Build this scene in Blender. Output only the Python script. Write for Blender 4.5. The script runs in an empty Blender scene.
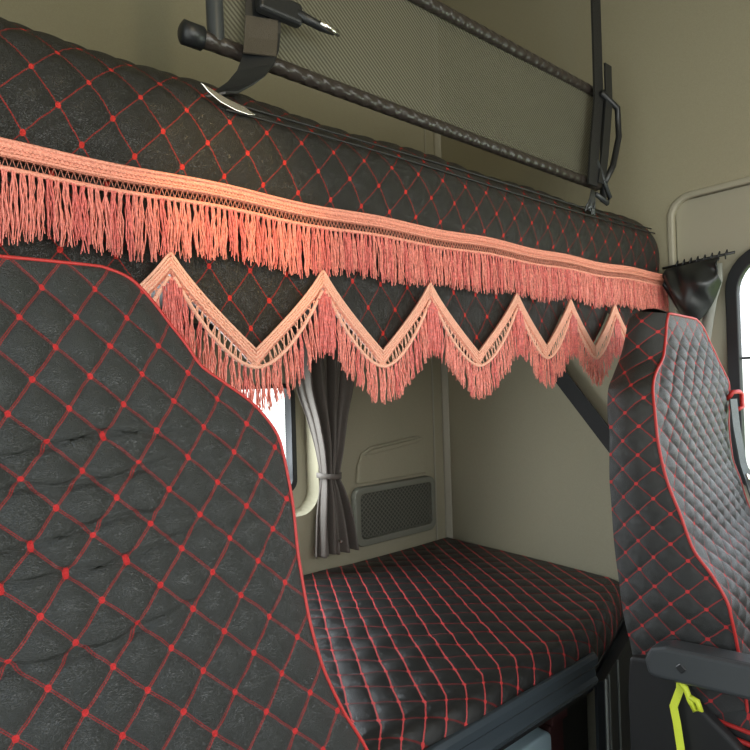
import bpy, math, random
import numpy as np
from mathutils import Vector, Matrix
random.seed(4); RNG = np.random.default_rng(4)
S = bpy.context.scene
C = bpy.context.collection

# ---------------------------------------------------------------- camera, world, lights, exposure
cam_d = bpy.data.cameras.new('camera'); cam = bpy.data.objects.new('camera', cam_d); C.objects.link(cam)
RM = Matrix(((0.77112696, 0.0150779, -0.63650284),
             (-0.63601807, -0.02738034, -0.77118826),
             (-0.02905556, 0.99951137, -0.0115239)))
cam.matrix_world = Matrix.Translation((0, 0, 1.5)) @ RM.to_4x4()
cam_d.sensor_width = 36; cam_d.lens = 36 * 591 / 750; cam_d.clip_start = .02
S.camera = cam
S.view_settings.view_transform = 'Standard'; S.view_settings.look = 'None'
S.view_settings.gamma = 1; S.view_settings.exposure = 0.0
S.view_settings.use_curve_mapping = False

w = bpy.data.worlds.new('sky'); S.world = w; w.use_nodes = True
nt = w.node_tree; nt.nodes.clear()
tc = nt.nodes.new('ShaderNodeTexCoord'); sp = nt.nodes.new('ShaderNodeSeparateXYZ')
rp = nt.nodes.new('ShaderNodeValToRGB'); bg = nt.nodes.new('ShaderNodeBackground'); wo = nt.nodes.new('ShaderNodeOutputWorld')
rp.color_ramp.elements[0].position = .0; rp.color_ramp.elements[0].color = (.80, .84, .80, 1)
rp.color_ramp.elements[1].position = .9; rp.color_ramp.elements[1].color = (.55, .72, 1, 1)
e = rp.color_ramp.elements.new(.03); e.color = (.92, .96, 1, 1)
nt.links.new(tc.outputs['Generated'], sp.inputs[0]); nt.links.new(sp.outputs['Z'], rp.inputs[0])
nt.links.new(rp.outputs[0], bg.inputs[0]); nt.links.new(bg.outputs[0], wo.inputs[0]); bg.inputs[1].default_value = 2.6

def area(name, loc, to, sx, sy, power, col):
    l = bpy.data.lights.new(name, 'AREA'); l.shape = 'RECTANGLE'; l.size = sx; l.size_y = sy; l.energy = power; l.color = col
    o = bpy.data.objects.new(name, l); C.objects.link(o); o.location = loc
    o.rotation_euler = (Vector(to) - Vector(loc)).to_track_quat('-Z', 'Y').to_euler(); return o
area('windshield_daylight', (.65, -1.05, 1.75), (.7, 1.0, 1.4), 1.7, .8, 15, (1, .98, .92))
area('far_window_daylight', (1.60, .15, 1.55), (.6, .25, 1.3), .5, .55, 3.5, (.92, .97, 1))
area('rear_window_daylight', (.64, 1.63, 1.34), (.80, .9, .9), .6, .28, 8, (.88, .95, 1))
def spot(name, loc, to, power, ang, col, blend=.8, r=.03):
    l = bpy.data.lights.new(name, 'SPOT'); l.energy = power; l.spot_size = math.radians(ang); l.spot_blend = blend; l.color = col; l.shadow_soft_size = r
    o = bpy.data.objects.new(name, l); C.objects.link(o); o.location = loc
    o.rotation_euler = (Vector(to) - Vector(loc)).to_track_quat('-Z', 'Y').to_euler(); return o
spot('cab_dome_lamp_light', (.30, -.30, 2.45), (.55, 1.0, 1.9), 9, 110, (1, .80, .48), 1)
spot('fringe_warm_spot', (.10, -.10, 2.30), (.37, .72, 1.75), 45, 18, (1, .66, .26), 1, .02)  # added warm spot that brightens the fringe centre; no known lamp there

# ---------------------------------------------------------------- material helpers
def new_mat(name):
    m = bpy.data.materials.new(name); m.use_nodes = True
    return m, m.node_tree, m.node_tree.nodes['Principled BSDF']
def simple(name, col, rough=.5, metal=0, bump=0, scale=100, var=0, coat=0, spec=.5):
    m, t, b = new_mat(name)
    b.inputs['Base Color'].default_value = (*col, 1); b.inputs['Roughness'].default_value = rough
    b.inputs['Metallic'].default_value = metal; b.inputs['Coat Weight'].default_value = coat
    b.inputs['Specular IOR Level'].default_value = spec
    if bump or var:
        co = t.nodes.new('ShaderNodeTexCoord'); n = t.nodes.new('ShaderNodeTexNoise'); n.inputs['Scale'].default_value = scale
        n.inputs['Detail'].default_value = 4
        t.links.new(co.outputs['Object'], n.inputs['Vector'])
        if bump:
            bp = t.nodes.new('ShaderNodeBump'); bp.inputs['Strength'].default_value = bump; bp.inputs['Distance'].default_value = .002
            t.links.new(n.outputs['Fac'], bp.inputs['Height']); t.links.new(bp.outputs[0], b.inputs['Normal'])
        if var:
            r = t.nodes.new('ShaderNodeValToRGB')
            r.color_ramp.elements[0].position = .3; r.color_ramp.elements[0].color = (*[c * (1 - var) for c in col], 1)
            r.color_ramp.elements[1].position = .7; r.color_ramp.elements[1].color = (*[min(1, c * (1 + var)) for c in col], 1)
            t.links.new(n.outputs['Fac'], r.inputs[0]); t.links.new(r.outputs[0], b.inputs['Base Color'])
    return m
def math_n(t, op, a, b=None):
    n = t.nodes.new('ShaderNodeMath'); n.operation = op
    for k, v in enumerate((a, b)):
        if v is None: continue
        if isinstance(v, (int, float)): n.inputs[k].default_value = v
        else: t.links.new(v, n.inputs[k])
    return n.outputs[0]
def quilt_mat(name, base, line_i, line_j, knot, lw=.022, kr=.075, rough=.42, grain=160, gb=.5, double=False):
    """black leatherette with stitched diamonds; UV holds the stitch lattice, lines at whole numbers"""
    m, t, b = new_mat(name); L = t.links.new
    uv = t.nodes.new('ShaderNodeUVMap'); s = t.nodes.new('ShaderNodeSeparateXYZ'); L(uv.outputs[0], s.inputs[0])
    nz = t.nodes.new('ShaderNodeTexNoise'); nz.inputs['Scale'].default_value = 1.1; L(uv.outputs[0], nz.inputs['Vector'])
    wob = math_n(t, 'MULTIPLY', math_n(t, 'SUBTRACT', nz.outputs['Fac'], .5), .12)
    ds, fr = [], []
    for o, sg in ((s.outputs['X'], 1), (s.outputs['Y'], -1)):
        a = math_n(t, 'ADD', o, math_n(t, 'MULTIPLY', wob, sg))
        fr.append(a)
        f = math_n(t, 'FRACT', math_n(t, 'ADD', a, .5))
        ds.append(math_n(t, 'ABSOLUTE', math_n(t, 'SUBTRACT', f, .5)))
    masks = []
    for k in (0, 1):
        d = ds[k]
        if double: d = math_n(t, 'ABSOLUTE', math_n(t, 'SUBTRACT', d, lw * .9))
        line = math_n(t, 'LESS_THAN', d, lw * (.55 if double else 1))
        dash = math_n(t, 'GREATER_THAN', math_n(t, 'FRACT', math_n(t, 'MULTIPLY', fr[1 - k], 16)), .22)
        masks.append(math_n(t, 'MULTIPLY', line, math_n(t, 'ADD', math_n(t, 'MULTIPLY', dash, .55), .45)))
    r2 = math_n(t, 'SQRT', math_n(t, 'ADD', math_n(t, 'MULTIPLY', ds[0], ds[0]), math_n(t, 'MULTIPLY', ds[1], ds[1])))
    kn = math_n(t, 'LESS_THAN', r2, kr)
    co = t.nodes.new('ShaderNodeTexCoord')
    vo = t.nodes.new('ShaderNodeTexVoronoi'); vo.inputs['Scale'].default_value = grain
    mp = t.nodes.new('ShaderNodeMapping'); mp.inputs['Scale'].default_value = (.8, .8, 2.0)
    n3 = t.nodes.new('ShaderNodeTexNoise'); n3.inputs['Scale'].default_value = 60; L(co.outputs['Object'], n3.inputs['Vector'])
    mxv = t.nodes.new('ShaderNodeMix'); mxv.data_type = 'VECTOR'; mxv.inputs[0].default_value = .012
    L(co.outputs['Object'], mxv.inputs[4]); L(n3.outputs['Color'], mxv.inputs[5])
    L(mxv.outputs[1], mp.inputs[0]); L(mp.outputs[0], vo.inputs['Vector']); vo.feature = 'DISTANCE_TO_EDGE'
    cr = math_n(t, 'MINIMUM', math_n(t, 'MULTIPLY', vo.outputs['Distance'], 5), 1)
    n2 = t.nodes.new('ShaderNodeTexNoise'); n2.inputs['Scale'].default_value = 28; n2.inputs['Detail'].default_value = 5; L(co.outputs['Object'], n2.inputs['Vector'])
    h = math_n(t, 'ADD', cr, math_n(t, 'MULTIPLY', n2.outputs['Fac'], .5))
    h = math_n(t, 'ADD', h, math_n(t, 'MULTIPLY', kn, 2))
    bp = t.nodes.new('ShaderNodeBump'); bp.inputs['Strength'].default_value = gb; bp.inputs['Distance'].default_value = .0012
    L(h, bp.inputs['Height']); L(bp.outputs[0], b.inputs['Normal'])
    def mix(f, c1, c2):
        x = t.nodes.new('ShaderNodeMix'); x.data_type = 'RGBA'; L(f, x.inputs[0])
        for v, i in ((c1, 6), (c2, 7)):
            if isinstance(v, tuple): x.inputs[i].default_value = (*v, 1)
            else: L(v, x.inputs[i])
        return x.outputs[2]
    c = mix(masks[0], base, line_i); c = mix(masks[1], c, line_j); c = mix(kn, c, knot)
    L(c, b.inputs['Base Color']); b.inputs['Specular IOR Level'].default_value = .38
    anyl = math_n(t, 'MAXIMUM', math_n(t, 'MAXIMUM', masks[0], masks[1]), kn)
    L(math_n(t, 'ADD', rough, math_n(t, 'MULTIPLY', anyl, .3)), b.inputs['Roughness'])
    return m

RED = (.42, .022, .02); KNOT = (.72, .035, .035)
M = dict(
    wall=simple('beige_lining', (.345, .315, .215), .85, bump=.25, scale=420, var=.05),
    wall_plastic=simple('beige_moulding', (.37, .345, .26), .6, bump=.08, scale=300),
    floor=simple('dark_rubber', (.02, .02, .02), .7, bump=.3, scale=120),
    seat_near=quilt_mat('near_seat_leatherette', (.026, .028, .025), (.24, .024, .022), (.20, .02, .02), (.46, .02, .02), lw=.024, kr=.075, double=True, grain=430, gb=.5, rough=.42),
    seat_far=quilt_mat('far_seat_leatherette', (.026, .027, .025), (.28, .028, .028), (.24, .022, .022), (.46, .03, .03), lw=.024, kr=.085, grain=420, gb=.4),
    seat_plain=simple('black_leatherette', (.02, .02, .019), .5, bump=.3, scale=300),
    bunk_cover=quilt_mat('bunk_cover_leatherette', (.022, .022, .021), (.62, .08, .08), (.14, .014, .014), (.62, .05, .05), lw=.036, kr=.085, rough=.34, grain=400, gb=.3),
    upper=quilt_mat('upper_bunk_leatherette', (.019, .018, .015), (.26, .018, .013), (.22, .016, .012), (.52, .025, .018), lw=.016, kr=.07, rough=.42, grain=380, gb=.6),
    piping=simple('red_piping', (.42, .022, .018), .5, bump=.2, scale=800),
    thread=simple('salmon_thread', (.82, .25, .19), .5, var=.28, scale=260),
    thread_deep=simple('rose_thread', (.72, .17, .14), .5, var=.3, scale=260),
    braid=simple('salmon_braid', (.84, .32, .22), .5, bump=1, scale=420, var=.25),
    black=simple('black_plastic', (.014, .015, .016), .38, bump=.1, scale=500),
    black_soft=simple('black_webbing', (.012, .012, .011), .62, bump=.5, scale=1200),
    grey_plastic=simple('dark_grey_plastic', (.045, .05, .052), .36, bump=.1, scale=700),
    rail=simple('slate_grey_plastic', (.05, .064, .074), .25, bump=.08, scale=500),
    steel=simple('bright_steel', (.75, .73, .66), .25, 1),
    curtain=simple('grey_brown_satin', (.15, .13, .11), .75, bump=.12, scale=300, var=.1),
    dark_curtain=simple('black_satin', (.018, .02, .02), .35, bump=.15, scale=200),
    deep_black=simple('matte_black_plastic', (.006, .006, .006), .6, bump=.1, scale=300),
    brown_web=simple('brown_webbing', (.055, .046, .034), .4, bump=.4, scale=900),
    pale_cord=simple('pale_peach_cord', (.90, .47, .33), .5, bump=.8, scale=700, var=.1),
    pocket=simple('grey_green_plastic', (.19, .19, .145), .6, bump=.1, scale=400),
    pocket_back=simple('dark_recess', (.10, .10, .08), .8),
    gasket=simple('black_rubber', (.012, .014, .016), .5),
    grey_trim=simple('pale_grey_trim', (.33, .34, .30), .6),
    belt=simple('slate_belt_webbing', (.05, .06, .062), .55, bump=.4, scale=1500),
    yellow=simple('yellow_green_ribbon', (.60, .68, .04), .5, bump=.3, scale=400),
    pale_box=simple('pale_blue_plastic', (.55, .72, .76), .4),
    brown_box=simple('red_brown_plastic', (.12, .045, .04), .6),
    grass=simple('grass', (.35, .45, .06), .9, var=.3, scale=3),
)
# sleeve on the guard bars: spiral wrinkles
def sleeve_mat():
    m, t, b = new_mat('brown_black_sleeve')
    co = t.nodes.new('ShaderNodeTexCoord'); wv = t.nodes.new('ShaderNodeTexWave'); wv.bands_direction = 'DIAGONAL'; wv.inputs['Scale'].default_value = 22
    wv.inputs['Distortion'].default_value = 2; wv.inputs['Detail'].default_value = 3; wv.inputs['Detail Scale'].default_value = 3
    t.links.new(co.outputs['Object'], wv.inputs['Vector'])
    bp = t.nodes.new('ShaderNodeBump'); bp.inputs['Strength'].default_value = .6; bp.inputs['Distance'].default_value = .0025
    t.links.new(wv.outputs['Fac'], bp.inputs['Height']); t.links.new(bp.outputs[0], b.inputs['Normal'])
    b.inputs['Base Color'].default_value = (.035, .028, .024, 1); b.inputs['Roughness'].default_value = .3
    return m
M['sleeve'] = sleeve_mat()
def net_mat():
    m, t, b = new_mat('ribbed_net_fabric')
    co = t.nodes.new('ShaderNodeTexCoord'); mp = t.nodes.new('ShaderNodeMapping'); mp.inputs['Rotation'].default_value = (0, math.radians(-40), 0)
    wv = t.nodes.new('ShaderNodeTexWave'); wv.inputs['Scale'].default_value = 48; wv.bands_direction = 'Z'
    t.links.new(co.outputs['Object'], mp.inputs[0]); t.links.new(mp.outputs[0], wv.inputs['Vector'])
    r = t.nodes.new('ShaderNodeValToRGB'); r.color_ramp.elements[0].color = (.035, .034, .024, 1); r.color_ramp.elements[1].color = (.15, .145, .10, 1)
    t.links.new(wv.outputs['Fac'], r.inputs[0]); t.links.new(r.outputs[0], b.inputs['Base Color'])
    b.inputs['Roughness'].default_value = .75; b.inputs['Alpha'].default_value = .8
    return m
M['net'] = net_mat()
def glass_mat():
    m, t, b = new_mat('window_glass')
    tr = t.nodes.new('ShaderNodeBsdfTransparent'); gl = t.nodes.new('ShaderNodeBsdfGlossy'); gl.inputs['Roughness'].default_value = .02
    mx = t.nodes.new('ShaderNodeMixShader'); mx.inputs[0].default_value = .06
    t.links.new(tr.outputs[0], mx.inputs[1]); t.links.new(gl.outputs[0], mx.inputs[2])
    t.links.new(mx.outputs[0], t.nodes['Material Output'].inputs[0]); return m
M['glass'] = glass_mat()

# ---------------------------------------------------------------- mesh helpers
def link(name, me, mat, parent=None, smooth=True):
    o = bpy.data.objects.new(name, me); C.objects.link(o)
    if mat: me.materials.append(mat)
    if smooth:
        me.polygons.foreach_set('use_smooth', [True] * len(me.polygons))
    if parent: o.parent = parent
    return o
def thing(name, label, cat, group=None):
    o = bpy.data.objects.new(name, None); C.objects.link(o); o.empty_display_size = .05
    o['label'] = label; o['category'] = cat
    if group: o['group'] = group
    return o
def tag(o, label, cat, group=None):
    o['label'] = label; o['category'] = cat
    if group: o['group'] = group
    return o
def struct(o): o['kind'] = 'structure'; return o
class MB:
    def __init__(s): s.v = []; s.f = []
    def add(s, vs, fs):
        n = len(s.v); s.v += [tuple(map(float, v)) for v in vs]; s.f += [tuple(i + n for i in f) for f in fs]; return s
    def box(s, a, b):
        (x0, y0, z0), (x1, y1, z1) = a, b
        return s.add([(x0,y0,z0),(x1,y0,z0),(x1,y1,z0),(x0,y1,z0),(x0,y0,z1),(x1,y0,z1),(x1,y1,z1),(x0,y1,z1)],
                     [(0,3,2,1),(4,5,6,7),(0,1,5,4),(1,2,6,5),(2,3,7,6),(3,0,4,7)])
    def prism(s, poly, axis, a, b):
        """polygon in the plane perpendicular to axis, extruded from a to b"""
        n = len(poly)
        def P(p, q): return {'x': (q, p[0], p[1]), 'y': (p[0], q, p[1]), 'z': (p[0], p[1], q)}[axis]
        return s.add([P(p, a) for p in poly] + [P(p, b) for p in poly],
                     [tuple(range(n))[::-1], tuple(range(n, 2 * n))] + [(i, (i + 1) % n, (i + 1) % n + n, i + n) for i in range(n)])
    def ring(s, outer, inner, axis, a, b):
        """frame between two outlines of the same count"""
        n = len(outer)
        def P(p, q): return {'x': (q, p[0], p[1]), 'y': (p[0], q, p[1]), 'z': (p[0], p[1], q)}[axis]
        V = [P(p, a) for p in outer] + [P(p, a) for p in inner] + [P(p, b) for p in outer] + [P(p, b) for p in inner]
        F = []
        for i in range(n):
            j = (i + 1) % n
            F += [(i, j, j + n, i + n), (i + 2*n, i + 3*n, j + 3*n, j + 2*n), (i, i + 2*n, j + 2*n, j), (i + n, j + n, j + 3*n, i + 3*n)]
        return s.add(V, F)
    def tube(s, pts, r, n=8, closed=False, caps=True, flat=None):
        P = [Vector(p) for p in pts]; m = len(P)
        if m < 2: return s
        rs = r if isinstance(r, (list, tuple)) else [r] * m
        vs = []; up = None
        for i in range(m):
            a = P[(i - 1) % m] if (closed or i > 0) else P[i]; b = P[(i + 1) % m] if (closed or i < m - 1) else P[i]
            t = (b - a).normalized()
            if up is None:
                up = Vector((0, 0, 1)) if abs(t.z) < .9 else Vector((0, 1, 0))
            x = up.cross(t)
            if x.length < 1e-6: x = Vector((1, 0, 0)).cross(t)
            x.normalize(); y = t.cross(x).normalized(); up = y
            for k in range(n):
                an = 2 * math.pi * k / n
                vs.append(P[i] + (x * math.cos(an) + y * math.sin(an)) * rs[i])
        fs = []
        for i in range(m if closed else m - 1):
            i2 = (i + 1) % m
            for k in range(n):
                k2 = (k + 1) % n; fs.append((i*n + k, i*n + k2, i2*n + k2, i2*n + k))
        if caps and not closed:
            fs.append(tuple(range(n))[::-1]); fs.append(tuple((m - 1)*n + k for k in range(n)))
        return s.add(vs, fs)
    def strap(s, pts, wdir, width, thick):
        """flat band following pts; wdir = direction of the width"""
        P = [Vector(p) for p in pts]; W = Vector(wdir).normalized() * width / 2; vs = []; m = len(P)
        for i in range(m):
            t = (P[min(i + 1, m - 1)] - P[max(i - 1, 0)]).normalized(); n = t.cross(W).normalized() * thick / 2
            vs += [P[i] - W - n, P[i] + W - n, P[i] + W + n, P[i] - W + n]
        fs = [(0, 3, 2, 1), tuple((m - 1)*4 + k for k in range(4))]
        for i in range(m - 1):
            for k in range(4): fs.append((i*4 + k, i*4 + (k + 1) % 4, i*4 + 4 + (k + 1) % 4, i*4 + 4 + k))
        return s.add(vs, fs)
    def build(s, name, mat, parent=None, smooth=False, bevel=0):
        me = bpy.data.meshes.new(name); me.from_pydata(s.v, [], s.f); me.update()
        o = link(name, me, mat, parent, smooth)
        if bevel:
            b = o.modifiers.new('bevel', 'BEVEL'); b.width = bevel; b.segments = 3; b.limit_method = 'ANGLE'; b.angle_limit = math.radians(40)
        return o
def rrect(x0, x1, z0, z1, r, n=6):
    """rounded rectangle outline; r one radius or four (lower-left, lower-right, upper-right, upper-left)"""
    rr = r if isinstance(r, (tuple, list)) else (r,) * 4; out = []
    for (cx, cz, a0), q in zip(((x0, z0, 180), (x1, z0, 270), (x1, z1, 0), (x0, z1, 90)), rr):
        mx = cx + (q if cx == x0 else -q); mz = cz + (q if cz == z0 else -q)
        for k in range(n + 1):
            a = math.radians(a0 + 90 * k / n); out.append((mx + q * math.cos(a), mz + q * math.sin(a)))
    return out
def hfun(ij):
    a = np.abs(np.sin(np.pi * ij[..., 0]) * np.sin(np.pi * ij[..., 1])); return a ** .45
def grid(name, fn, nu, nv, mat, parent=None, puff=0, flip=False, seams=None):
    u, v = np.meshgrid(np.linspace(0, 1, nu), np.linspace(0, 1, nv), indexing='ij')
    P, IJ = fn(u, v)
    du = np.gradient(P, axis=0); dv = np.gradient(P, axis=1); N = np.cross(du, dv); N /= np.maximum(np.linalg.norm(N, axis=-1, keepdims=True), 1e-9)
    if flip: N = -N
    if puff: P = P + N * (puff * (hfun(IJ) - .6))[..., None] * np.minimum(1, 12 * np.minimum(np.minimum(u, 1 - u), np.minimum(v, 1 - v)) + (.0))[..., None]
    idx = np.arange(nu * nv).reshape(nu, nv)
    q = np.stack([idx[:-1, :-1], idx[1:, :-1], idx[1:, 1:], idx[:-1, 1:]], -1).reshape(-1, 4)
    if flip: q = q[:, ::-1]
    me = bpy.data.meshes.new(name); me.from_pydata(P.reshape(-1, 3).tolist(), [], q.tolist()); me.update()
    ul = me.uv_layers.new(name='UVMap'); li = np.empty(len(me.loops), dtype=np.int32); me.loops.foreach_get('vertex_index', li)
    ul.data.foreach_set('uv', IJ.reshape(-1, 2)[li].astype(np.float32).ravel())
    return link(name, me, mat, parent)
def interp(t, xs, ys):
    """smooth (monotone cubic) interpolation; xs increasing"""
    xs = np.array(xs, float); ys = np.array(ys, float); h = np.diff(xs); d = np.diff(ys) / h
    m = np.zeros(len(xs)); m[0] = d[0]; m[-1] = d[-1]
    for i in range(1, len(xs) - 1):
        m[i] = 0 if d[i-1] * d[i] <= 0 else 2 * d[i-1] * d[i] / (d[i-1] + d[i])
    t = np.clip(t, xs[0], xs[-1]); k = np.clip(np.searchsorted(xs, t) - 1, 0, len(xs) - 2)
    s = (t - xs[k]) / h[k]
    return ys[k]*(1+2*s)*(1-s)**2 + h[k]*m[k]*s*(1-s)**2 + ys[k+1]*s*s*(3-2*s) + h[k]*m[k+1]*s*s*(s-1)
def arr(*a): return np.stack(np.broadcast_arrays(*a), -1)

# ================================================================ SETTING
RW = 1.575; SW = 1.644; NW = -.36; TOP = 2.98
# floor, ceiling
struct(MB().box((NW - .05, -1.3, -.05), (SW + .05, RW + .12, 0)).build('floor', M['floor']))
struct(MB().box((NW - .05, -.95, TOP), (SW + .05, RW + .12, TOP + .04)).build('ceiling', M['wall']))
# rear wall with the window opening
wx0, wx1, wz0, wz1 = .22, 1.055, 1.09, 1.56
o_ = MB(); hole = rrect(wx0, wx1, wz0, wz1, .07, 8)
def wall_with_hole(mb, a0, a1, b0, b1, hole, axis, q0, q1):
    """rectangular slab a0..a1 x b0..b1 with a hole; frame built against the outline projected onto the rectangle"""
    h2 = []
    for p, q in zip(hole, hole[1:] + hole[:1]):
        k = max(1, int(math.hypot(q[0]-p[0], q[1]-p[1]) / .05)); h2 += [(p[0] + (q[0]-p[0])*i/k, p[1] + (q[1]-p[1])*i/k) for i in range(k)]
    hole = h2
    cx = sum(p[0] for p in hole) / len(hole); cz = sum(p[1] for p in hole) / len(hole); outer = []
    for p in hole:
        dx, dz = p[0] - cx, p[1] - cz; t = 1e9
        if dx > 1e-9: t = min(t, (a1 - cx) / dx)
        if dx < -1e-9: t = min(t, (a0 - cx) / dx)
        if dz > 1e-9: t = min(t, (b1 - cz) / dz)
        if dz < -1e-9: t = min(t, (b0 - cz) / dz)
        outer.append((cx + dx * t, cz + dz * t))
    # insert the rectangle's corners
    O2, H2 = [], []
    n = len(hole)
    for i in range(n):
        O2.append(outer[i]); H2.append(hole[i]); a, b = outer[i], outer[(i + 1) % n]
        if abs(a[0] - b[0]) > 1e-6 and abs(a[1] - b[1]) > 1e-6:
            c = (a[0] if abs(a[0] - a0) < 1e-6 or abs(a[0] - a1) < 1e-6 else b[0], a[1] if abs(a[1] - b0) < 1e-6 or abs(a[1] - b1) < 1e-6 else b[1])
            O2.append(c); H2.append(((hole[i][0] + hole[(i+1) % n][0]) / 2, (hole[i][1] + hole[(i+1) % n][1]) / 2))
    return mb.ring(O2, H2, axis, q0, q1)
struct(wall_with_hole(MB(), NW, SW, 0, TOP, hole, 'y', RW, RW + .09).build('wall_rear', M['wall']))
# side wall with the door opening
dy0, dy1, dz0, dz1 = -.75, .712, .35, 1.967
dhole = rrect(dy0, dy1, dz0, dz1, .05, 6)
struct(wall_with_hole(MB(), -1.3, RW, 0, TOP, dhole, 'x', SW, SW + .05).build('wall_right', M['wall']))
# near side: wall behind the open doorway
nw = MB().box((NW - .05, .72, 0), (NW, RW, TOP)); nw.box((NW - .05, -1.3, 2.1), (NW, .72, TOP)); nw.box((NW - .05, -1.3, 0), (NW, -.75, 2.1))
struct(nw.build('wall_left', M['wall']))
# front: below and above the windshield
fw = MB().box((NW, -1.35, 0), (SW, -1.3, 1.1)); fw.prism([(-1.35, 2.15), (-1.3, 2.15), (-.9, TOP), (-.95, TOP)], 'x', NW, SW)
struct(fw.build('wall_front', M['wall']))
# corner post between rear and side wall, and the moulding strips beside it
cp = MB()
cp.prism([(SW, RW), (SW - .022, RW), (SW - .019, RW - .007), (SW - .007, RW - .019), (SW, RW - .022)], 'z', .6, TOP)
struct(cp.build('trim_1', M['wall_plastic'], bevel=.004))
struct(MB().box((1.572, RW - .005, .6), (1.580, RW, TOP)).build('trim_2', M['wall_plastic'], bevel=.004))
# rim of the door opening
struct(MB().ring(rrect(dy0 - .012, dy1 + .012, dz0 - .012, dz1 + .012, .06), rrect(dy0 + .004, dy1 - .004, dz0 + .004, dz1 - .004, .045), 'x', SW - .004, SW + .01).build('trim_3', M['wall_plastic'], smooth=False, bevel=.005))
# door with its window
door = struct(wall_with_hole(MB(), dy0 + .003, dy1 - .003, dz0 + .003, dz1 - .003, rrect(-.55, .575, 1.215, 1.80, (.06, .06, .10, .06), 8), 'x', SW + .022, SW + .048).build('door_1', M['wall_plastic']))
MB().ring(rrect(-.565, .590, 1.20, 1.815, (.07, .07, .11, .07), 8), rrect(-.54, .562, 1.23, 1.787, (.05, .05, .09, .05), 8), 'x', SW + .008, SW + .03).build('window_gasket', M['gasket'], door, bevel=.003)
MB().prism(rrect(-.545, .568, 1.222, 1.79, .05, 8), 'x', SW + .036, SW + .040).build('window_glass', M['glass'], door)
MB().box((SW + .032, -.52, 1.53), (SW + .036, .565, 1.536)).build('window_guide', M['gasket'], door)
# rear window
win = struct(MB().ring(rrect(wx0 - .01, wx1 + .01, wz0 - .01, wz1 + .01, .08, 8), rrect(.28, 1.002, 1.165, 1.492, .03, 8), 'y', RW + .072, RW + .10).build('window_1', M['wall_plastic'], bevel=.002))
MB().ring(rrect(.268, 1.014, 1.153, 1.503, .04, 8), rrect(.284, .996, 1.171, 1.488, .026, 8), 'y', RW + .060, RW + .10).build('window_gasket', M['gasket'], win, bevel=.002)
MB().prism(rrect(.275, 1.005, 1.16, 1.497, .03, 8), 'y', RW + .084, RW + .088).build('window_glass', M['glass'], win)
# ground outside
struct(MB().box((3, -30, -1.25), (60, 3, -1.2)).build('ground', M['grass']))

# ================================================================ LOWER BUNK
base = thing('lower_bunk_base', 'dark plastic bunk base with ribbed front rail under the quilted lower mattress', 'bunk base')
MB().prism([(.748, .792), (.734, .797), (.728, .812), (.734, .819), (.736, .838), (.728, .846), (.728, .862), (.734, .870), (.743, .870), (.748, .86)], 'x', NW + .02, 1.232).build('front_rail', M['rail'], base, bevel=.002)
MB().prism([(NW + .01, .748), (1.24, .750), (1.62, .868), (1.62, RW - .01), (NW + .01, RW - .01)], 'z', .775, .812).build('platform', M['black'], base)
MB().prism([(1.240, .738), (1.255, .730), (1.40, .768), (1.62, .835), (1.62, .866), (1.245, .748)], 'z', .001, .80).build('side_panel', M['black'], base)
for x, y in ((1.262, .727), (1.288, .735), (1.370, .757)):
    MB().box((x, y, .05), (x + .004, y + .008, .80)).build('trim_strip', M['grey_trim'] if x > 1.1 else M['grey_plastic'], base)
MB().box((NW + .01, 1.0, .001), (1.62, 1.02, .775)).build('back_panel', M['black'], base)
tag(MB().prism(rrect(.94, 1.235, .001, .640, .02), 'y', .86, .985).build('storage_box', M['pale_box'], bevel=.006), 'pale blue plastic storage box in the gap under the bunk rail', 'box')
bb = thing('small_box', 'small red-brown box in the dark gap beside the pale blue box', 'box')
MB().box((1.285, .90, .001), (1.345, .98, .61)).build('body', M['brown_box'], bb, bevel=.004)
MB().box((1.29, .895, .61), (1.36, .985, .655)).build('lid', M['brown_box'], bb, bevel=.004)

matt = thing('bunk_mattress', 'lower bunk mattress in black quilted leatherette with red diagonal stitching', 'mattress')
prof = [(.020, .812), (.0, .822), (-.004, .845), (.0, .873), (.010, .891), (.026, .902), (.05, .907)]
def matt_fn(u, v):
    x = NW + .02 + u * (1.622 - NW - .02)
    xs = x
    yf = .744 + np.maximum(0, x - 1.24) * .31 + .004*np.sin(x*21)
    # v: along profile
    pl = prof; L = [0]
    for a, b in zip(pl[:-1], pl[1:]): L.append(L[-1] + math.hypot(b[0]-a[0], b[1]-a[1]))
    l0 = L[-1]; v0 = .16
    s = np.where(v < v0, v / v0 * l0, l0)
    dy = interp(s, L, [p[0] for p in pl]); z = interp(s, L, [p[1] for p in pl])
    t = np.clip((v - v0) / (1 - v0), 0, 1)
    y0 = yf + dy; y = y0 + t * (1.565 - y0)
    z = z + .004 * np.sin(x * 5 + 1) * np.sin(y * 7) * np.minimum(1, t*4)
    z = z + np.where(t > 0, .0025 * np.sin(y * 60 + np.sin(x * 11) * 2 + x*9) * np.exp(-((x - .85) / .3) ** 2), 0) * np.minimum(1, t*6)
    # lattice: strong lines along (.48,.877); weak lines along (.77,-.63)
    ya = y - (l0 - s) * .75
    d1 = (.48, .877); d2 = (.77, -.638)
    I = (x * d1[1] - ya * d1[0]) / .0465            # constant on strong lines
    J = (x * -d2[1] + ya * d2[0]) / .058            # constant on weak lines
    return arr(x, y, z), arr(I, J)
grid('quilted_cover', matt_fn, 420, 240, M['bunk_cover'], matt, puff=.004)
MB().prism([(NW + .02, .765), (1.24, .768), (1.62, .888), (1.62, 1.56), (NW + .02, 1.56)], 'z', .813, .86).build('foam', M['seat_plain'], matt)
MB().tube([(NW + .02, .745, .819), (1.24, .747, .819), (1.61, .862, .819)], .003, 6).build('piping', M['seat_plain'], matt, smooth=True)

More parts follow.
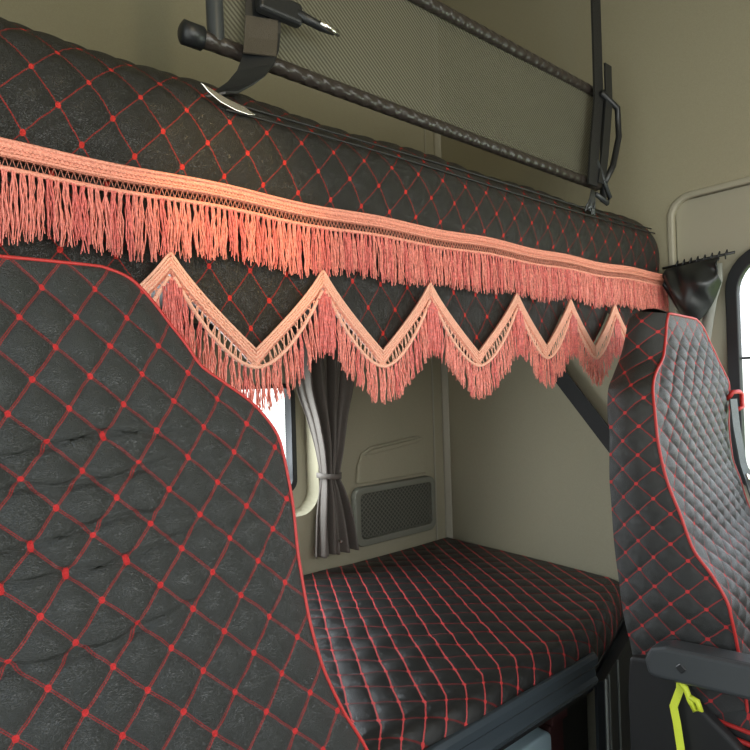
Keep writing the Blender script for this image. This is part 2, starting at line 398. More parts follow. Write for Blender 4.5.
# ================================================================ UPPER BUNK
ub = thing('upper_bunk', 'black upper bunk with red diamond stitching and pink fringed valance along its edge', 'bunk')
MB().box((NW + .02, .775, 1.69), (1.615, 1.565, 1.885)).build('bunk_base', M['black'], ub, bevel=.01)
bp_ = [(1.56, 1.93), (1.1, 1.945), (.95, 1.957), (.88, 1.957), (.835, 1.950), (.795, 1.934), (.765, 1.910), (.745, 1.882), (.734, 1.852), (.731, 1.82), (.734, 1.79), (.739, 1.765), (.738, 1.74)]
def arc(pl):
    L = [0]
    for a, b in zip(pl[:-1], pl[1:]): L.append(L[-1] + math.hypot(b[0]-a[0], b[1]-a[1]))
    return L
def lat_upper(x, s, hang=False): # s = arc length measured up from z=1.74
    # nodes at x=.128 z 1.868 and x=.158 z 1.830
    x = x + (.004 if hang else .13 * np.clip(.122 - s, 0, .09))
    a = (x - .128) / .0592; b = (s - .121) / (.0805 if hang else .078)
    return arr(a + b, b - a)
def bol_fn(u, v):
    L = arc(bp_); s = v * L[-1]
    x = NW + .02 + u * (1.628 - NW - .02)
    y = interp(s, L, [p[0] for p in bp_]); z = interp(s, L, [p[1] for p in bp_])
    e = np.clip((x - 1.56) / .068, 0, 1) ** 3           # right end rounds off
    z = z - .008 * np.clip(x, 0, 1.3) * np.clip((z - 1.86) / .08, 0, 1); y = y + e * .012 * (y < .9); z = z - e * np.clip((z - 1.76) / .15, 0, 1) * .035
    y = y - .003 * np.sin(x * 9) * (y < .8)
    z = z + .003 * np.sin(x * 17 + 1) * np.clip((z - 1.85) * 20, 0, 1)
    return arr(x, y, z), lat_upper(x, L[-1] - s)
grid('quilted_cover', bol_fn, 520, 260, M['upper'], ub, puff=.005, flip=True)
# crease piping along the top of the bolster
for sy, sz in ((.7365, 1.876), (.7455, 1.893)):
    pts = [(x, sy + .0015*math.sin(x*9), sz + .0025 * math.sin(x * 6 + sz * 300)) for x in np.linspace(.36, 1.6, 60)]
    MB().tube(pts, .0016, 6).build('seam_cord', M['seat_plain'], ub, smooth=True)

PK = [-.205, .035, .272, .500, .723, .965, 1.155, 1.343, 1.54]
PZ = 1.662; VZ = 1.540
def vline(x):
    """height of the valance's scalloped lower edge: V shapes with soft sides"""
    x = np.asarray(x, float); z = np.full(x.shape, PZ)
    for a, b in zip(PK[:-1], PK[1:]):
        c = (a + b) / 2; hw = (b - a) / 2
        t = 1 - np.abs(x - c) / hw; m = (x >= a) & (x <= b)
        depth = (PZ - VZ) * (1 if hw > .1 else .88)
        z = np.where(m, PZ - depth * (np.clip(t, 0, 1) ** .82), z)
    r_ = .007
    for p in PK:
        d = np.abs(x - p); z = np.where(d < r_, z - (r_ - d) ** 2 * 70, z)
    return z
def val_fn(u, v):
    x = -.33 + u * (1.61 + .33)
    zb = vline(x) - .004; z = 1.765 + v * (zb - 1.765)
    y = .738 - .004 * np.sin(x * 14) * v - .002 * v
    return arr(x, y, z), lat_upper(x, z - 1.74, True)
vc = grid('valance_cloth', val_fn, 520, 70, M['upper'], ub, puff=.005, flip=True)
so = vc.modifiers.new('solid', 'SOLIDIFY'); so.thickness = .003; so.offset = -1

# ---- straight fringe
def yv(x): return .7275 - .003 * math.sin(x * 9)
def threads(mb, p0, length, n, spread, r, segs=4, lean=(0, 0), sides=3, curl=.0025):
    """a tassel: n thin threads hanging from p0"""
    for _ in range(n):
        a = random.uniform(-1, 1); b = random.uniform(-1, 1)
        L = length * random.uniform(.84, 1.05); ph = random.uniform(0, 6.28); c = curl * random.uniform(.3, 1.2)
        pts = []
        for k in range(segs + 1):
            t = k / segs; fl = min(1, t * 2.2)
            pts.append((p0[0] + a * spread * (.12 + .88 * fl) + lean[0] * t * L + c * math.sin(ph + t * 7),
                        p0[1] + b * spread * .5 * (.3 + fl) - .001 + lean[1] * t * L + c * .6 * math.cos(ph * 2 + t * 6), p0[2] - t * L))
        mb.tube(pts, [r] * segs + [r * .7], sides, caps=False)
def two_tone(a, b, name, parent):
    na = len(a.f); a.add(b.v, b.f); o = a.build(name, M['thread'], parent, smooth=True); o.data.materials.append(M['thread_deep'])
    o.data.polygons.foreach_set('material_index', [0] * na + [1] * (len(a.f) - na)); return o
X0, X1 = -.30, 1.625
tr = MB(); n = 260
xs = np.linspace(X0, X1, n); vs = []; fs = []
for i, x in enumerate(xs):
    y = yv(x); o = .0018 * math.sin(x * 23)
    for (dy, z) in ((.004, 1.768), (-.003, 1.767), (-.0045, 1.760), (-.003, 1.750), (-.0035, 1.7475), (.004, 1.747)):
        vs.append((x, y + dy, z + o))
    if i:
        for k in range(6): fs.append(((i-1)*6 + k, (i-1)*6 + (k+1) % 6, i*6 + (k+1) % 6, i*6 + k))
fringe = MB().add(vs, fs).build('fringe_braid', M['braid'], ub, smooth=True)
g = MB(); g.tube([(x, yv(x) - .003, 1.7345 + .0018 * math.sin(x * 23)) for x in xs], .0030, 6); g.tube([(x, yv(x) - .0045, 1.764 + .0018 * math.sin(x * 23)) for x in xs], .0022, 6)
g.tube([(x, yv(x) - .0045, 1.7495 + .0018 * math.sin(x * 23)) for x in xs], .0020, 6)
for q, (zz, yy_) in enumerate(((1.7625, -.0040), (1.7575, -.0042), (1.7530, -.0038))):
    bx = np.arange(X0, X1, .0024)
    g.tube([(x, yv(x) + yy_, zz + .0018 * math.sin(x * 23) + (.0009 if k % 2 else -.0009)) for k, x in enumerate(bx)], [.0019 if (k + q) % 2 else .0012 for k in range(len(bx))], 5)
x = X0; pts = []; k = 0
while x < X1:
    pts.append((x, yv(x) - .0025, (1.747 if k % 2 else 1.736) + .0018 * math.sin(x * 23))); x += .0033; k += 1
g.tube(pts, .0013, 4)
# g.tube([(p[0] + .0016, p[1] - .001, 1.4825 * 0 + (3.483 + .0036 * math.sin(p[0] * 23) - p[2])) for p in pts], .0011, 4)
g.build('braid_cord', M['braid'], fringe, smooth=True)
fa = MB(); fb = MB(); x = X0; k = 0
while x < X1:
    tgt = fb if random.random() < .38 else fa
    ln = .066 + .004 * math.sin(x * 31) + random.uniform(-.003, .003) + (.010 if x < .25 else .004)
    zc = 1.7335 + .0018 * math.sin(x * 23)
    threads(tgt, (x, yv(x) - .003, zc), ln, 10, .0040, .00085, lean=(random.uniform(-.05, .05), random.uniform(-.05, -.01)))
    x += .0083; k += 1
two_tone(fa, fb, 'fringe_threads', ub)

# ---- scalloped fringe: one trim per V
def vtrim(a, b, idx):
    c = (a + b) / 2; hw = (b - a) / 2; yy = .7225
    N = 40; top = []; low = []; cord = []
    for i in range(N + 1):
        x = a + (b - a) * i / N; z = float(vline(x)) + .008
        top.append((x, z))
    tape = MB(); vs = []; fs = []
    wv = .015
    for i, (x, z) in enumerate(top):
        sgn = -1 if x < c else 1
        sl = (PZ - VZ) / hw; nx, nz = (-sl / math.hypot(1, sl), -1 / math.hypot(1, sl))   # outward = down & away from the centre
        blend = min(1, abs(x - c) / (hw * .12)); nxx = nx * blend * (1 if x < c else -1)
        edge = min(1, min(x - a, b - x) / (hw * .10)); nxx *= edge
        ln = math.hypot(nxx, nz); ox, oz = nxx / ln * wv, nz / ln * wv / (.62 + .38 * max(blend * edge, .0))
        low.append((x + ox, z + oz))
        vs += [(x, yy + .003, z), (x, yy - .002, z), (x + ox * .5, yy - .004, z + oz * .5), (x + ox, yy - .002, z + oz), (x + ox, yy + .003, z + oz)]
        if i:
            for k in range(5): fs.append(((i-1)*5 + k, (i-1)*5 + (k+1) % 5, i*5 + (k+1) % 5, i*5 + k))
    br = tape.add(vs, fs).build('scallop_braid', M['braid'], ub, smooth=True)
    ec = MB(); ec.tube([(x, yy - .003, z) for x, z in top], .0020, 6)
    for q in (.22, .45, .70):
        bp2 = []
        for (x1_, z1_), (x2_, z2_), (x3_, z3_), (x4_, z4_) in zip(top[:-1], low[:-1], top[1:], low[1:]):
            n_ = max(1, int(math.hypot(x3_ - x1_, z3_ - z1_) / .0022))
            for k in range(n_):
                e_ = k / n_; xa_ = x1_ + (x2_ - x1_) * q; za_ = z1_ + (z2_ - z1_) * q; xb_ = x3_ + (x4_ - x3_) * q; zb_ = z3_ + (z4_ - z3_) * q
                bp2.append((xa_ + (xb_ - xa_) * e_, yy - .0032, za_ + (zb_ - za_) * e_ + (.0007 if k % 2 else -.0007)))
        ec.tube(bp2, [.0020 if k % 2 else .0012 for k in range(len(bp2))], 5)
    # smooth cord below the tape (a U from peak to peak)
    dv = (PZ - float(vline(c)))
    def cz(x):
        t = abs(x - c) / hw; return PZ - dv - .016 + (dv - .004) * (t ** 1.75)
    cpts = [(a + .003 + (b - a - .006) * i / 60) for i in range(61)]
    ec.tube([(x, yy - .004, cz(x)) for x in cpts], .0028, 6)
    # lattice threads between tape and cord
    for i in range(1, 60, 1):
        x = cpts[i]; j = int(round((x - a) / (b - a) * N)); j = max(0, min(N, j))
        sx = (1 if x < c else -1)
        j2 = max(0, min(N, j + sx * 2 + (i % 2) * sx))
        p = low[j2]; q = (x, cz(x))
        if p[1] > q[1]: ec.tube([(p[0], yy - .001, p[1] + .002), (q[0], yy - .003, q[1])], .0010, 4, caps=False)
    ec.build('scallop_cord', M['pale_cord'], br, smooth=True)
    A = MB(); B = MB(); nT = int((b - a) / .0085)
    for i in range(nT + 1):
        x = a + (b - a) * i / nT; t = (x - c) / hw
        z = cz(min(max(x, a + .003), b - .003))
        ln = (.050 if idx == 0 else .060) + .024 * abs(t) ** 4 + random.uniform(-.004, .004)
        deep = random.random() < (.12 + .75 * abs(t) ** 5)
        threads(B if deep else A, (x, yy - .003, z), ln, 9, .0030, .00085, lean=(t * .10 * (1 - abs(t)**4) + random.uniform(-.04, .04), random.uniform(-.06, .0)))
    for s_ in (a, b):      # thick bunch under each peak
        if s_ == b or idx == 0:
            T_ = MB()
            for q in range(6): threads(T_, (s_ - .010 + .004*q, yy - .006, PZ - .028 - .004*abs(q - 2.5)), .085, 7, .0035, .0009)
            T_.build('peak_tassel', M['thread_deep'], ub, smooth=True)
    two_tone(A, B, 'scallop_threads', br)
for i, (a, b) in enumerate(zip(PK[1:-1], PK[2:])): vtrim(a, b, i)

# ================================================================ SEATS
def seat(name, label, rows, ij_front, ij_side, mat, group, bulge=.018, res=1, pip_r=.0025, puff=.0065, crease=False):
    """rows (top to bottom): z, FL(x,y), FR(x,y), BL(x,y), BR(x,y)"""
    t = thing(name, label, 'seat', group)
    Z = [r[0] for r in rows]; par = np.concatenate([[0], np.cumsum(np.hypot(np.diff(Z), np.diff([r[1][0] for r in rows]) ))]); par = par / par[-1]
    def col(k, j): return [r[k][j] for r in rows]
    def cur(v, k):
        return interp(v, par, col(k, 0)), interp(v, par, col(k, 1)), interp(v, par, col(k, 2) if len(rows[0][k]) > 2 else Z)
    def front(u, v):
        xa, ya, za = cur(v, 1); xb, yb, zb = cur(v, 2)
        x = xa + u * (xb - xa); y = ya + u * (yb - ya) - bulge * (1 - (2 * u - 1) ** 4) * np.minimum(1, v * 6 + .25); z = za + u * (zb - za)
        Q = ij_front(x, y, z)
        if crease:
            for cz_, sl in ((1.452, .06), (1.418, .09), (1.377, .05), (1.345, .11), (1.285, .07)):
                y = y + .0045 * np.exp(-((z - cz_ - sl * (x - .1) + .004 * np.sin(x * 40 + cz_ * 90)) / .003) ** 2) * np.clip((.26 - x) * 12, 0, 1)
        return arr(x, y, z), Q
    def side(k1, k2, s):
        def f(u, v):
            xa, ya, za = cur(v, k1); xb, yb, zb = cur(v, k2)
            x = xa + u * (xb - xa) + s * .012 * np.sin(np.pi * u); y = ya + u * (yb - ya); z = za + u * (zb - za)
            return arr(x, y, z), ij_side(x, y, z)
        return f
    def top(u, v):
        z0 = np.zeros_like(u); xa, ya, za = cur(z0, 1); xb, yb, zb = cur(z0, 2); xc_, yc_, zc_ = cur(z0, 3); xd, yd, zd = cur(z0, 4)
        x = (xa + u*(xb-xa)) * (1-v) + (xc_ + u*(xd-xc_)) * v; y = (ya + u*(yb-ya) - bulge*.25*(1-(2*u-1)**4)) * (1-v) + (yc_ + u*(yd-yc_)) * v
        z = (za + u*(zb-za)) * (1-v) + (zc_ + u*(zd-zc_)) * v + .008 * np.sin(np.pi * v)
        return arr(x, y, z), ij_side(x * 0 + y + 1, x, z)
    def back(u, v):
        xa, ya, za = cur(v, 3); xb, yb, zb = cur(v, 4)
        return arr(xa + u*(xb-xa), ya + u*(yb-ya) + .01 * (1-(2*u-1)**2), za + u*(zb-za)), arr(xa * 0, xa * 0) + .5
    fr = grid('backrest_front', front, int(230*res), int(330*res), mat, t, puff=puff, flip=True)
    grid('backrest_side', side(1, 3, -1), int(60*res), int(240*res), mat, t, puff=.0035)
    grid('backrest_side', side(2, 4, 1), 20, 120, mat, t, puff=0, flip=True)
    grid('backrest_top', top, 60, 20, mat, t)
    grid('backrest_back', back, 12, 60, M['seat_plain'], t)
    pts = []
    vv = np.linspace(0, 1, 90)
    xa, ya, za = cur(vv, 1); xb, yb, zb = cur(vv, 2)
    L_ = [(xa[i], ya[i], za[i]) for i in range(90)][::-1]; R_ = [(xb[i], yb[i], zb[i]) for i in range(90)]
    uu = np.linspace(.04, .96, 16); T_ = [(L_[-1][0] + u * (R_[0][0] - L_[-1][0]), L_[-1][1] + u*(R_[0][1]-L_[-1][1]) - bulge*.25*(1-(2*u-1)**4), L_[-1][2] + u*(R_[0][2]-L_[-1][2])) for u in uu]
    MB().tube(L_ + T_ + R_, pip_r, 8).build('piping', M['piping'], t, smooth=True)
    return t
FITI = (0.566, 22.71, -17.389, -5.77, 5.05, 3.264); FITJ = (6.257, -20.333, -19.421, .94, -1.573, .798)
def ij_near(x, y, z):
    x = x + .007 * np.clip((z - 1.43) / .15, 0, 1); z = z - 1.4; q = [1 + 0*x, x, z, x*x, x*z, z*z]
    return arr(sum(a*b for a, b in zip(FITI, q)), sum(a*b for a, b in zip(FITJ, q)))
NR = []
for z, hw in ((1.624, .070), (1.620, .084), (1.614, .097), (1.600, .111), (1.566, .134), (1.545, .148), (1.522, .162), (1.504, .185), (1.473, .222), (1.435, .243), (1.40, .246), (1.372, .247), (1.31, .244), (1.26, .245), (1.21, .251), (1.156, .268), (1.11, .290), (1.06, .305), (1.0, .31)):
    y = .62 + (z - 1.6) * .2493; xc = .098
    y += .006
    NR.append((z, (xc - hw, y), (xc + hw, y), (xc - hw + .012, y + .055 + .03*min(1, (1.63 - z)*3), z - .004), (xc + hw - .012, y + .055 + .03*min(1, (1.63 - z)*3), z - .004)))
def fix(rows): return [(r[0], (*r[1], r[0]), (*r[2], r[0]), r[3] if len(r[3]) > 2 else (*r[3], r[0]), r[4] if len(r[4]) > 2 else (*r[4], r[0])) for r in rows]
seatA = seat('truck_seat', 'near seat with wide black backrest filling the lower left, red diamond stitching', fix(NR), ij_near, lambda x, y, z: ij_near(y, x, z), M['seat_near'], None, bulge=.012, pip_r=.0019, crease=True)

def ij_far_side(x, y, z):   # nodes at y=.546 z=1.178; .0545 across, .051 down
    a = (y - .546) / .0545 + (z - 1.178) * .25; b = (z - 1.178) / .0505 + (y - .546) * 1.5
    return arr(a + b, b - a)
def ij_far_front(x, y, z):
    a = (x - 1.03) / .046 + (z - 1.2) * 2.0; b = (z - 1.2) / .040
    return arr(a + b, b - a)
FRW = [ # z, FL, FR, BL, BR
 (1.612, (1.190, .527, 1.618), (1.315, .527), (1.185, .585, 1.628), (1.315, .60)),
 (1.600, (1.185, .529), (1.343, .527), (1.165, .595, 1.612), (1.34, .60)),
 (1.570, (1.178, .529), (1.376, .527), (1.148, .597), (1.37, .60)),
 (1.534, (1.155, .524), (1.412, .526), (1.125, .596), (1.40, .60)),
 (1.499, (1.100, .515), (1.435, .520), (1.085, .590), (1.43, .60)),
 (1.470, (1.065, .504), (1.450, .516), (1.055, .585), (1.46, .60)),
 (1.425, (1.045, .492), (1.452, .518), (1.040, .579), (1.47, .58)),
 (1.385, (1.038, .486), (1.45, .520), (1.032, .572), (1.47, .58)),
 (1.310, (1.030, .467), (1.45, .515), (1.030, .574), (1.47, .58)),
 (1.262, (1.030, .449), (1.455, .503), (1.030, .572), (1.48, .57)),
 (1.205, (1.030, .429), (1.465, .492), (1.030, .570), (1.49, .57)),
 (1.165, (1.030, .399), (1.475, .475), (1.030, .567), (1.49, .56)),
 (1.120, (1.030, .377), (1.485, .455), (1.030, .562), (1.49, .56)),
 (1.065, (1.040, .372), (1.49, .430), (1.030, .556), (1.49, .55)),
 (1.000, (1.045, .365), (1.49, .400), (1.035, .545), (1.49, .54)),
 (.930, (1.045, .36), (1.49, .37), (1.035, .53), (1.49, .53)),
]
seatB = seat('truck_seat', 'far seat by the side window, black quilted cover with grey sheen and red piping', fix(FRW), ij_far_front, ij_far_side, M['seat_far'], None, bulge=.010, pip_r=.0026, puff=.007)

def cushion(t, x0, x1, y0, y1, z0, z1, mat, ij, pr=.004):
    def fn(u, v):
        a = 2*u - 1; b = 2*v - 1
        x = (x0+x1)/2 + (x1-x0)/2 * np.sign(a) * (1 - (1 - np.abs(a)) ** 1.0)
        y = (y0+y1)/2 + (y1-y0)/2 * b
        z = z1 - (z1 - z0) * .45 * np.maximum(np.abs(a) ** 10, np.abs(b) ** 10) + .01 * np.abs(a)**2 - .01
        return arr(x, y, z), ij(x, y, z)
    grid('seat_cushion', fn, 140, 140, mat, t, puff=.004)
    MB().prism(rrect(x0, x1, y0, y1, .03), 'z', z0, z1 - (z1-z0)*.42).build('cushion_base', M['seat_plain'], t, bevel=.01)
    zt = z1 - (z1-z0)*.45 - .002
    MB().tube([(p[0], p[1], zt) for p in rrect(x0 - .002, x1 + .002, y0 - .002, y1 + .002, .03)], pr, 8, closed=True).build('cushion_piping', M['piping'], t, smooth=True)
    MB().box((x0 + .08, y0 + .08, .02), (x1 - .08, y1 - .06, z0)).build('seat_pedestal', M['black'], t, bevel=.01)
sq = lambda x, y, z: arr((x + y) / .04, (x - y) / .04)
cushion(seatA, -.15, .35, -.05, .44, .86, .99, M['seat_near'], sq)
cushion(seatB, 1.032, 1.50, -.10, .44, .86, 1.0, M['seat_far'], sq, .0035)
# armrest of the far seat
arm = MB()
apr = [(.545, .995), (.552, 1.02), (.54, 1.042), (.515, 1.052), (.36, 1.070), (.14, 1.078), (.118, 1.07), (.11, 1.05), (.118, 1.034), (.15, 1.027), (.37, 1.014), (.50, .998), (.53, .994)]
apr = [(p[0] - .058 * (p[0] > .3), p[1]) for p in apr]; arm.prism(apr, 'x', .975, 1.022)
ar = arm.build('armrest', M['grey_plastic'], seatB, bevel=.008)
MB().tube([(.9735, .432, 1.026), (1.024, .432, 1.026)], .009, 4).build('pivot_cap', M['black'], ar, smooth=False, bevel=.002)
MB().prism([(.30, .42), (.535, .42), (.54, .93), (.535, 1.0), (.47, 1.015), (.43, .965), (.36, .915), (.30, .90)], 'x', 1.005, 1.028).build('side_cover', M['deep_black'], seatB, bevel=.006)
# seat belt guide loop + belt at the shoulder of the far seat
gl = MB().tube([(1.425, .512, 1.438), (1.425, .500, 1.455), (1.455, .498, 1.455), (1.475, .50, 1.45), (1.478, .50, 1.42), (1.455, .502, 1.415)], .005, 8)
gl.build('belt_guide', M['piping'], seatB, smooth=True)
bt = thing('seat_belt', 'slate grey belt running down over the far seat by the bright side window', 'seat belt')
MB().strap([(1.425, .500, 1.44), (1.428, .497, 1.38), (1.433, .488, 1.30), (1.442, .470, 1.22), (1.452, .447, 1.12), (1.455, .41, 1.02)], (1, -.1, 0), .030, .003).build('webbing', M['belt'], bt)
MB().strap([(1.41, .473, 1.275), (1.44, .468, 1.26), (1.48, .455, 1.245)], (0, .3, 1), .014, .006).build('belt_clip', M['steel'], bt, bevel=.002)
# yellow ribbon tied to the armrest
MB().tube([(1.027, p, .918) for p in np.linspace(.44, -.08, 20)], .004, 8).build('cushion_piping', M['piping'], seatB, smooth=True)
rb = thing('ribbon', 'yellow-green ribbon knotted under the armrest of the far seat', 'ribbon')
MB().strap([(.990, .440, 1.000), (.990, .441, .985), (.986, .447, .965), (.984, .450, .955), (.985, .446, .93), (.985, .440, .88), (.986, .434, .74)], (.5, -1, 0), .012, .003).build('tail', M['yellow'], rb)
MB().tube([(.990, .448, .998), (.985, .440, 1.000), (.985, .430, .992), (.985, .424, .975), (.984, .416, .962), (.984, .408, .966), (.984, .412, .978), (.985, .424, .98)], .0048, 8).build('knot', M['yellow'], rb, smooth=True)

# ================================================================ CURTAINS
def curtain(name, rows, npl, mat, parent, ybase, nu=160, nv=90, along='x'):
    Z = [r[0] for r in rows][::-1]
    def fn(u, v):
        z = rows[0][0] + v * (rows[-1][0] - rows[0][0])
        c = interp(z, Z, [r[1] for r in rows][::-1]); hw = interp(z, Z, [r[2] for r in rows][::-1]); am = interp(z, Z, [r[3] for r in rows][::-1])
        p = (2*u - 1) + .06 * np.sin(u * 13 + v * 3)
        d = am * (np.sin(u * npl * 2 * np.pi + np.sin(v * 4) * .8) + .4 * np.sin(u * npl * 4.6 * np.pi + 1))
        a = c + hw * p; b = ybase + d - am
        return (arr(a, b, z) if along == 'x' else arr(b, a, z)), arr(u, v)
    o = grid(name, fn, nu, nv, mat, parent)
    s = o.modifiers.new('solid', 'SOLIDIFY'); s.thickness = .002; return o
ct = thing('curtain', 'grey-brown curtain gathered with a tieback beside the bright rear window', 'curtain')
curtain('curtain_cloth', [(1.66, 1.060, .125, .016), (1.50, 1.060, .105, .017), (1.38, 1.064, .066, .017), (1.28, 1.068, .042, .015), (1.205, 1.068, .030, .012), (1.16, 1.072, .042, .014), (1.08, 1.076, .062, .017), (.965, 1.080, .078, .019)], 4, M['curtain'], ct, 1.545)
MB().strap([(1.030, 1.548, 1.214), (1.032, 1.515, 1.213), (1.05, 1.500, 1.211), (1.07, 1.497, 1.209), (1.09, 1.502, 1.208), (1.104, 1.52, 1.209), (1.106, 1.548, 1.211)], (0, 0, 1), .016, .003).build('tieback', M['curtain'], ct, smooth=True)
MB().tube([(1.075, 1.499, 1.01), (1.075, 1.490, 1.01)], .005, 10).build('snap_button', M['steel'], ct)
MB().box((.2, 1.535, 1.655), (1.3, 1.555, 1.672)).build('curtain_rail', M['grey_plastic'], ct)

dc = thing('curtain', 'black side curtain bunched up on hooks above the far seat beside the door frame', 'curtain')
def bund(u, v):
    y = .716 - u * .132                      # toward the door window
    top = 1.775 + .008 * u; bot = interp(u, [0, .25, .5, .8, 1], [1.725, 1.665, 1.630, 1.665, 1.725])
    z = top + v * (bot - top)
    dep = .055 * np.sin(np.pi * np.clip(v * .9 + .05, 0, 1)) * (.35 + .65 * np.sin(np.pi * np.clip(u, .05, .95)))
    fold = .007 * np.sin(u * 12 - v * 9) + .003 * np.sin(v * 7 - u * 22)
    return arr(1.615 - dep + fold * np.sin(np.pi*v), y, z), arr(u, v)
q = grid('curtain_cloth', bund, 90, 70, M['dark_curtain'], dc); s = q.modifiers.new('solid', 'SOLIDIFY'); s.thickness = .004
hk = MB()
MB().tube([(1.612, .725, 1.782), (1.612, .55, 1.793)], .0035, 8).build('curtain_rail', M['black'], dc, smooth=True)
for k in range(8):
    y = .69 - k * .017; z = 1.785 + k * .001
    MB().tube([(1.612, y, z - .012), (1.606, y - .002, z), (1.612, y - .004, z + .010), (1.618, y - .002, z + .004)], .0018, 6).build('hook', M['black'], dc, smooth=True)
# pale lining tail hanging behind the bundle
MB().strap([(1.632, .600, 1.775), (1.626, .598, 1.73), (1.622, .612, 1.68), (1.620, .622, 1.62), (1.622, .635, 1.55), (1.625, .64, 1.45)], (0, 1, 0), .026, .004).build('pale_lining', M['grey_trim'], dc, smooth=True)

# ================================================================ POCKET ON THE REAR WALL
pk = thing('storage_pocket', 'grey-green wall pocket with diamond mesh front between curtain and corner', 'storage pocket')
out = rrect(1.178, 1.548, .955, 1.150, .03); inn = rrect(1.200, 1.528, .978, 1.128, .016)
MB().ring(out, inn, 'y', RW - .030, RW - .002).build('pocket_frame', M['pocket'], pk, bevel=.004)
MB().prism(inn, 'y', RW - .010, RW - .003).build('pocket_back', M['pocket_back'], pk)
ms = MB(); x0, x1, z0, z1 = 1.198, 1.530, .976, 1.130
for sgn in (1, -1):
    c0 = -.4
    while c0 < .6:
        # line z = z0 + c0 + sgn*(x-x0)
        pts = []
        for x in np.linspace(x0, x1, 60):
            z = z0 + c0 + (x - x0) if sgn > 0 else z0 + c0 + (x1 - x)
            if z0 <= z <= z1: pts.append((x, RW - .020, z))
        if len(pts) > 1: ms.tube([pts[0], pts[-1]], .0016, 5)
        c0 += .017
ms.build('pocket_mesh', M['pocket'], pk)
ls = thing('wall_recess_tray', 'beige moulded tray shape on the rear wall above the mesh pocket', 'tray')
MB().prism([(1.20, 1.160), (1.205, 1.215), (1.225, 1.262), (1.265, 1.280), (1.47, 1.300), (1.505, 1.292), (1.52, 1.26), (1.52, 1.160)], 'y', RW - .014, RW - .001).build('panel', M['wall'], ls, bevel=.008)
MB().prism([(1.225, 1.255), (1.265, 1.272), (1.47, 1.292), (1.49, 1.285), (1.47, 1.277), (1.26, 1.255)], 'y', RW - .026, RW - .012).build('lip', M['wall'], ls, bevel=.004)

# ================================================================ SUPPORT STRAP AND GUARD NET
tag(MB().strap([(1.610, 1.19, 1.66), (1.610, 1.06, 1.515), (1.610, .90, 1.32), (1.612, .78, 1.175)], (0, .77, -.64), .048, .005).build('support_strap', M['black_soft']), 'black support strap slanting down the side wall from the upper bunk', 'strap')

gn = thing('guard_rail', 'black tubular guard frame with ribbed net standing above the upper bunk edge', 'guard rail')
Y = .80
def bar(x0, z0, x1, z1, r, nm, mat, wr=.0005):
    pts = []; rs = []
    for i in range(121):
        t = i / 120; pts.append((x0 + t*(x1-x0), Y, z0 + t*(z1-z0))); rs.append(r + wr * math.sin(i * 1.9) * random.uniform(.3, 1))
    return MB().tube(pts, rs, 12).build(nm, mat, gn, smooth=True)
bar(.352, 2.000, 1.425, 1.990, .0122, 'lower_bar', M['sleeve'])
bar(.352, 2.232, 1.475, 2.232, .0122, 'upper_bar', M['sleeve'])
bar(.378, 2.0, .372, 2.26, .0125, 'end_post', M['grey_plastic'], 0)
bar(1.452, 1.955, 1.470, 2.25, .009, 'end_post', M['black'], 0)
for x, z in ((.338, 2.0), (.338, 2.232)):
    MB().tube([(x - .014, Y, z), (x - .010, Y, z), (x + .018, Y, z), (x + .020, Y, z)], [.010, .0165, .0165, .012], 16).build('end_cap', M['black'], gn, smooth=True)
def net(u, v):
    x = .385 + u * 1.045; z = 1.99 + (v) * .25
    return arr(x, Y + .004 + .004 * np.sin(x * 6 + v * 3), z), arr(u, v)
grid('net_panel', net, 60, 20, M['net'], gn)

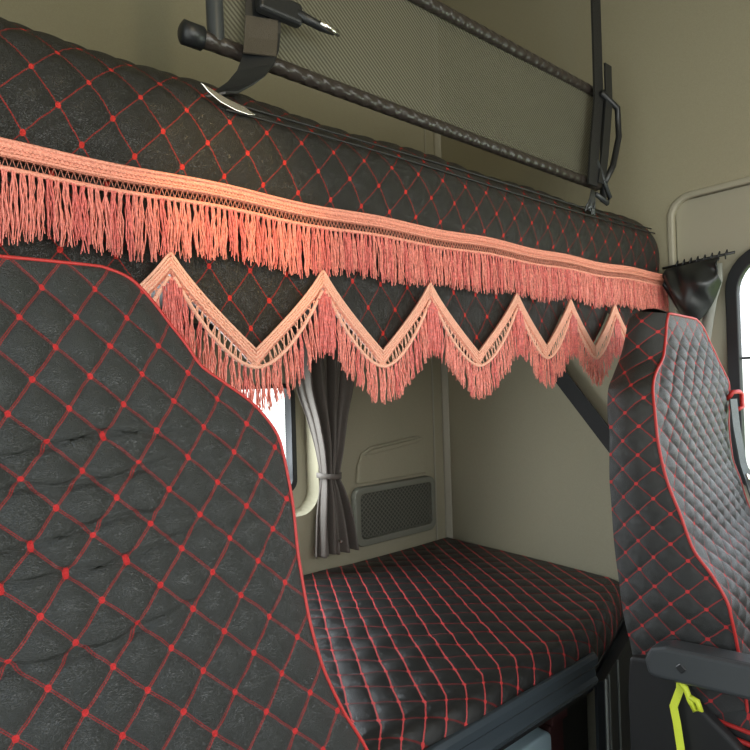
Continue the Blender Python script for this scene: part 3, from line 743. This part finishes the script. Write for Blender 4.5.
st = thing('bunk_strap', 'wide black strap with steel buckle looped over the left end of the guard rail', 'strap')
MB().strap([(.456, .778, 2.975), (.452, .778, 2.32), (.448, .776, 2.15), (.444, .775, 2.07), (.440, .774, 2.02), (.434, .770, 1.99), (.424, .768, 1.966), (.408, .767, 1.944), (.388, .767, 1.925), (.360, .760, 1.902), (.338, .754, 1.893)], (.86, -.3, .32), .058, .003).build('webbing', M['black'], st, smooth=False)
MB().strap([(.437, .770, 2.045), (.434, .768, 2.012), (.429, .764, 1.985)], (.9, -.2, .1), .050, .003).build('webbing', M['brown_web'], st, smooth=False)
MB().prism([(.322, 1.899), (.333, 1.889), (.350, 1.880), (.372, 1.875), (.392, 1.874), (.402, 1.877), (.385, 1.884), (.360, 1.888), (.340, 1.894)], 'y', .7315, .7345).build('anchor_plate', M['steel'], st, bevel=.001)
bk = MB().box((.425, .752, 2.048), (.500, .770, 2.082)).build('buckle', M['black'], st, bevel=.006)
MB().tube([(.490, .758, 2.066), (.535, .758, 2.062), (.560, .757, 2.060)], [.008, .007, .004], 10).build('buckle_pin', M['black'], bk, smooth=True)
MB().tube([(.530, .752, 2.064), (.566, .752, 2.058)], .0045, 10).build('pin_tip', M['steel'], bk, smooth=True)

st2 = thing('bunk_strap', 'narrow black strap looped round the right end of the guard rail', 'strap')
MB().strap([(1.408, .778, 2.975), (1.406, .778, 2.36), (1.404, .778, 2.20), (1.375, .778, 2.06), (1.365, .780, 1.975)], (1, 0, 0), .040, .005).build('webbing', M['black_soft'], st2)
MB().strap([(1.445, .772, 2.30), (1.440, .770, 2.20), (1.415, .772, 2.06), (1.40, .776, 1.985)], (1, 0, 0), .032, .004).build('webbing', M['black'], st2)
MB().tube([(1.405, .77, 2.215), (1.48, .768, 2.195), (1.482, .768, 2.12), (1.455, .772, 2.04), (1.415, .775, 1.99)], .008, 8).build('loose_end', M['black'], st2, smooth=True)
MB().tube([(1.385, .778, 2.04), (1.44, .775, 1.955), (1.425, .775, 1.938), (1.375, .778, 1.955)], .006, 8).build('hook', M['grey_plastic'], st2, smooth=True)
tf = MB()
for k in range(16):
    a = random.uniform(-1, 1)
    tf.tube([(1.345 + a*.006, .768, 1.955), (1.315 + a*.012, .752, 1.925), (1.285 + a*.022, .742, 1.890 + random.uniform(-.01, .01))], .002, 4)
tf.build('frayed_end', M['grey_plastic'], st2, smooth=True)
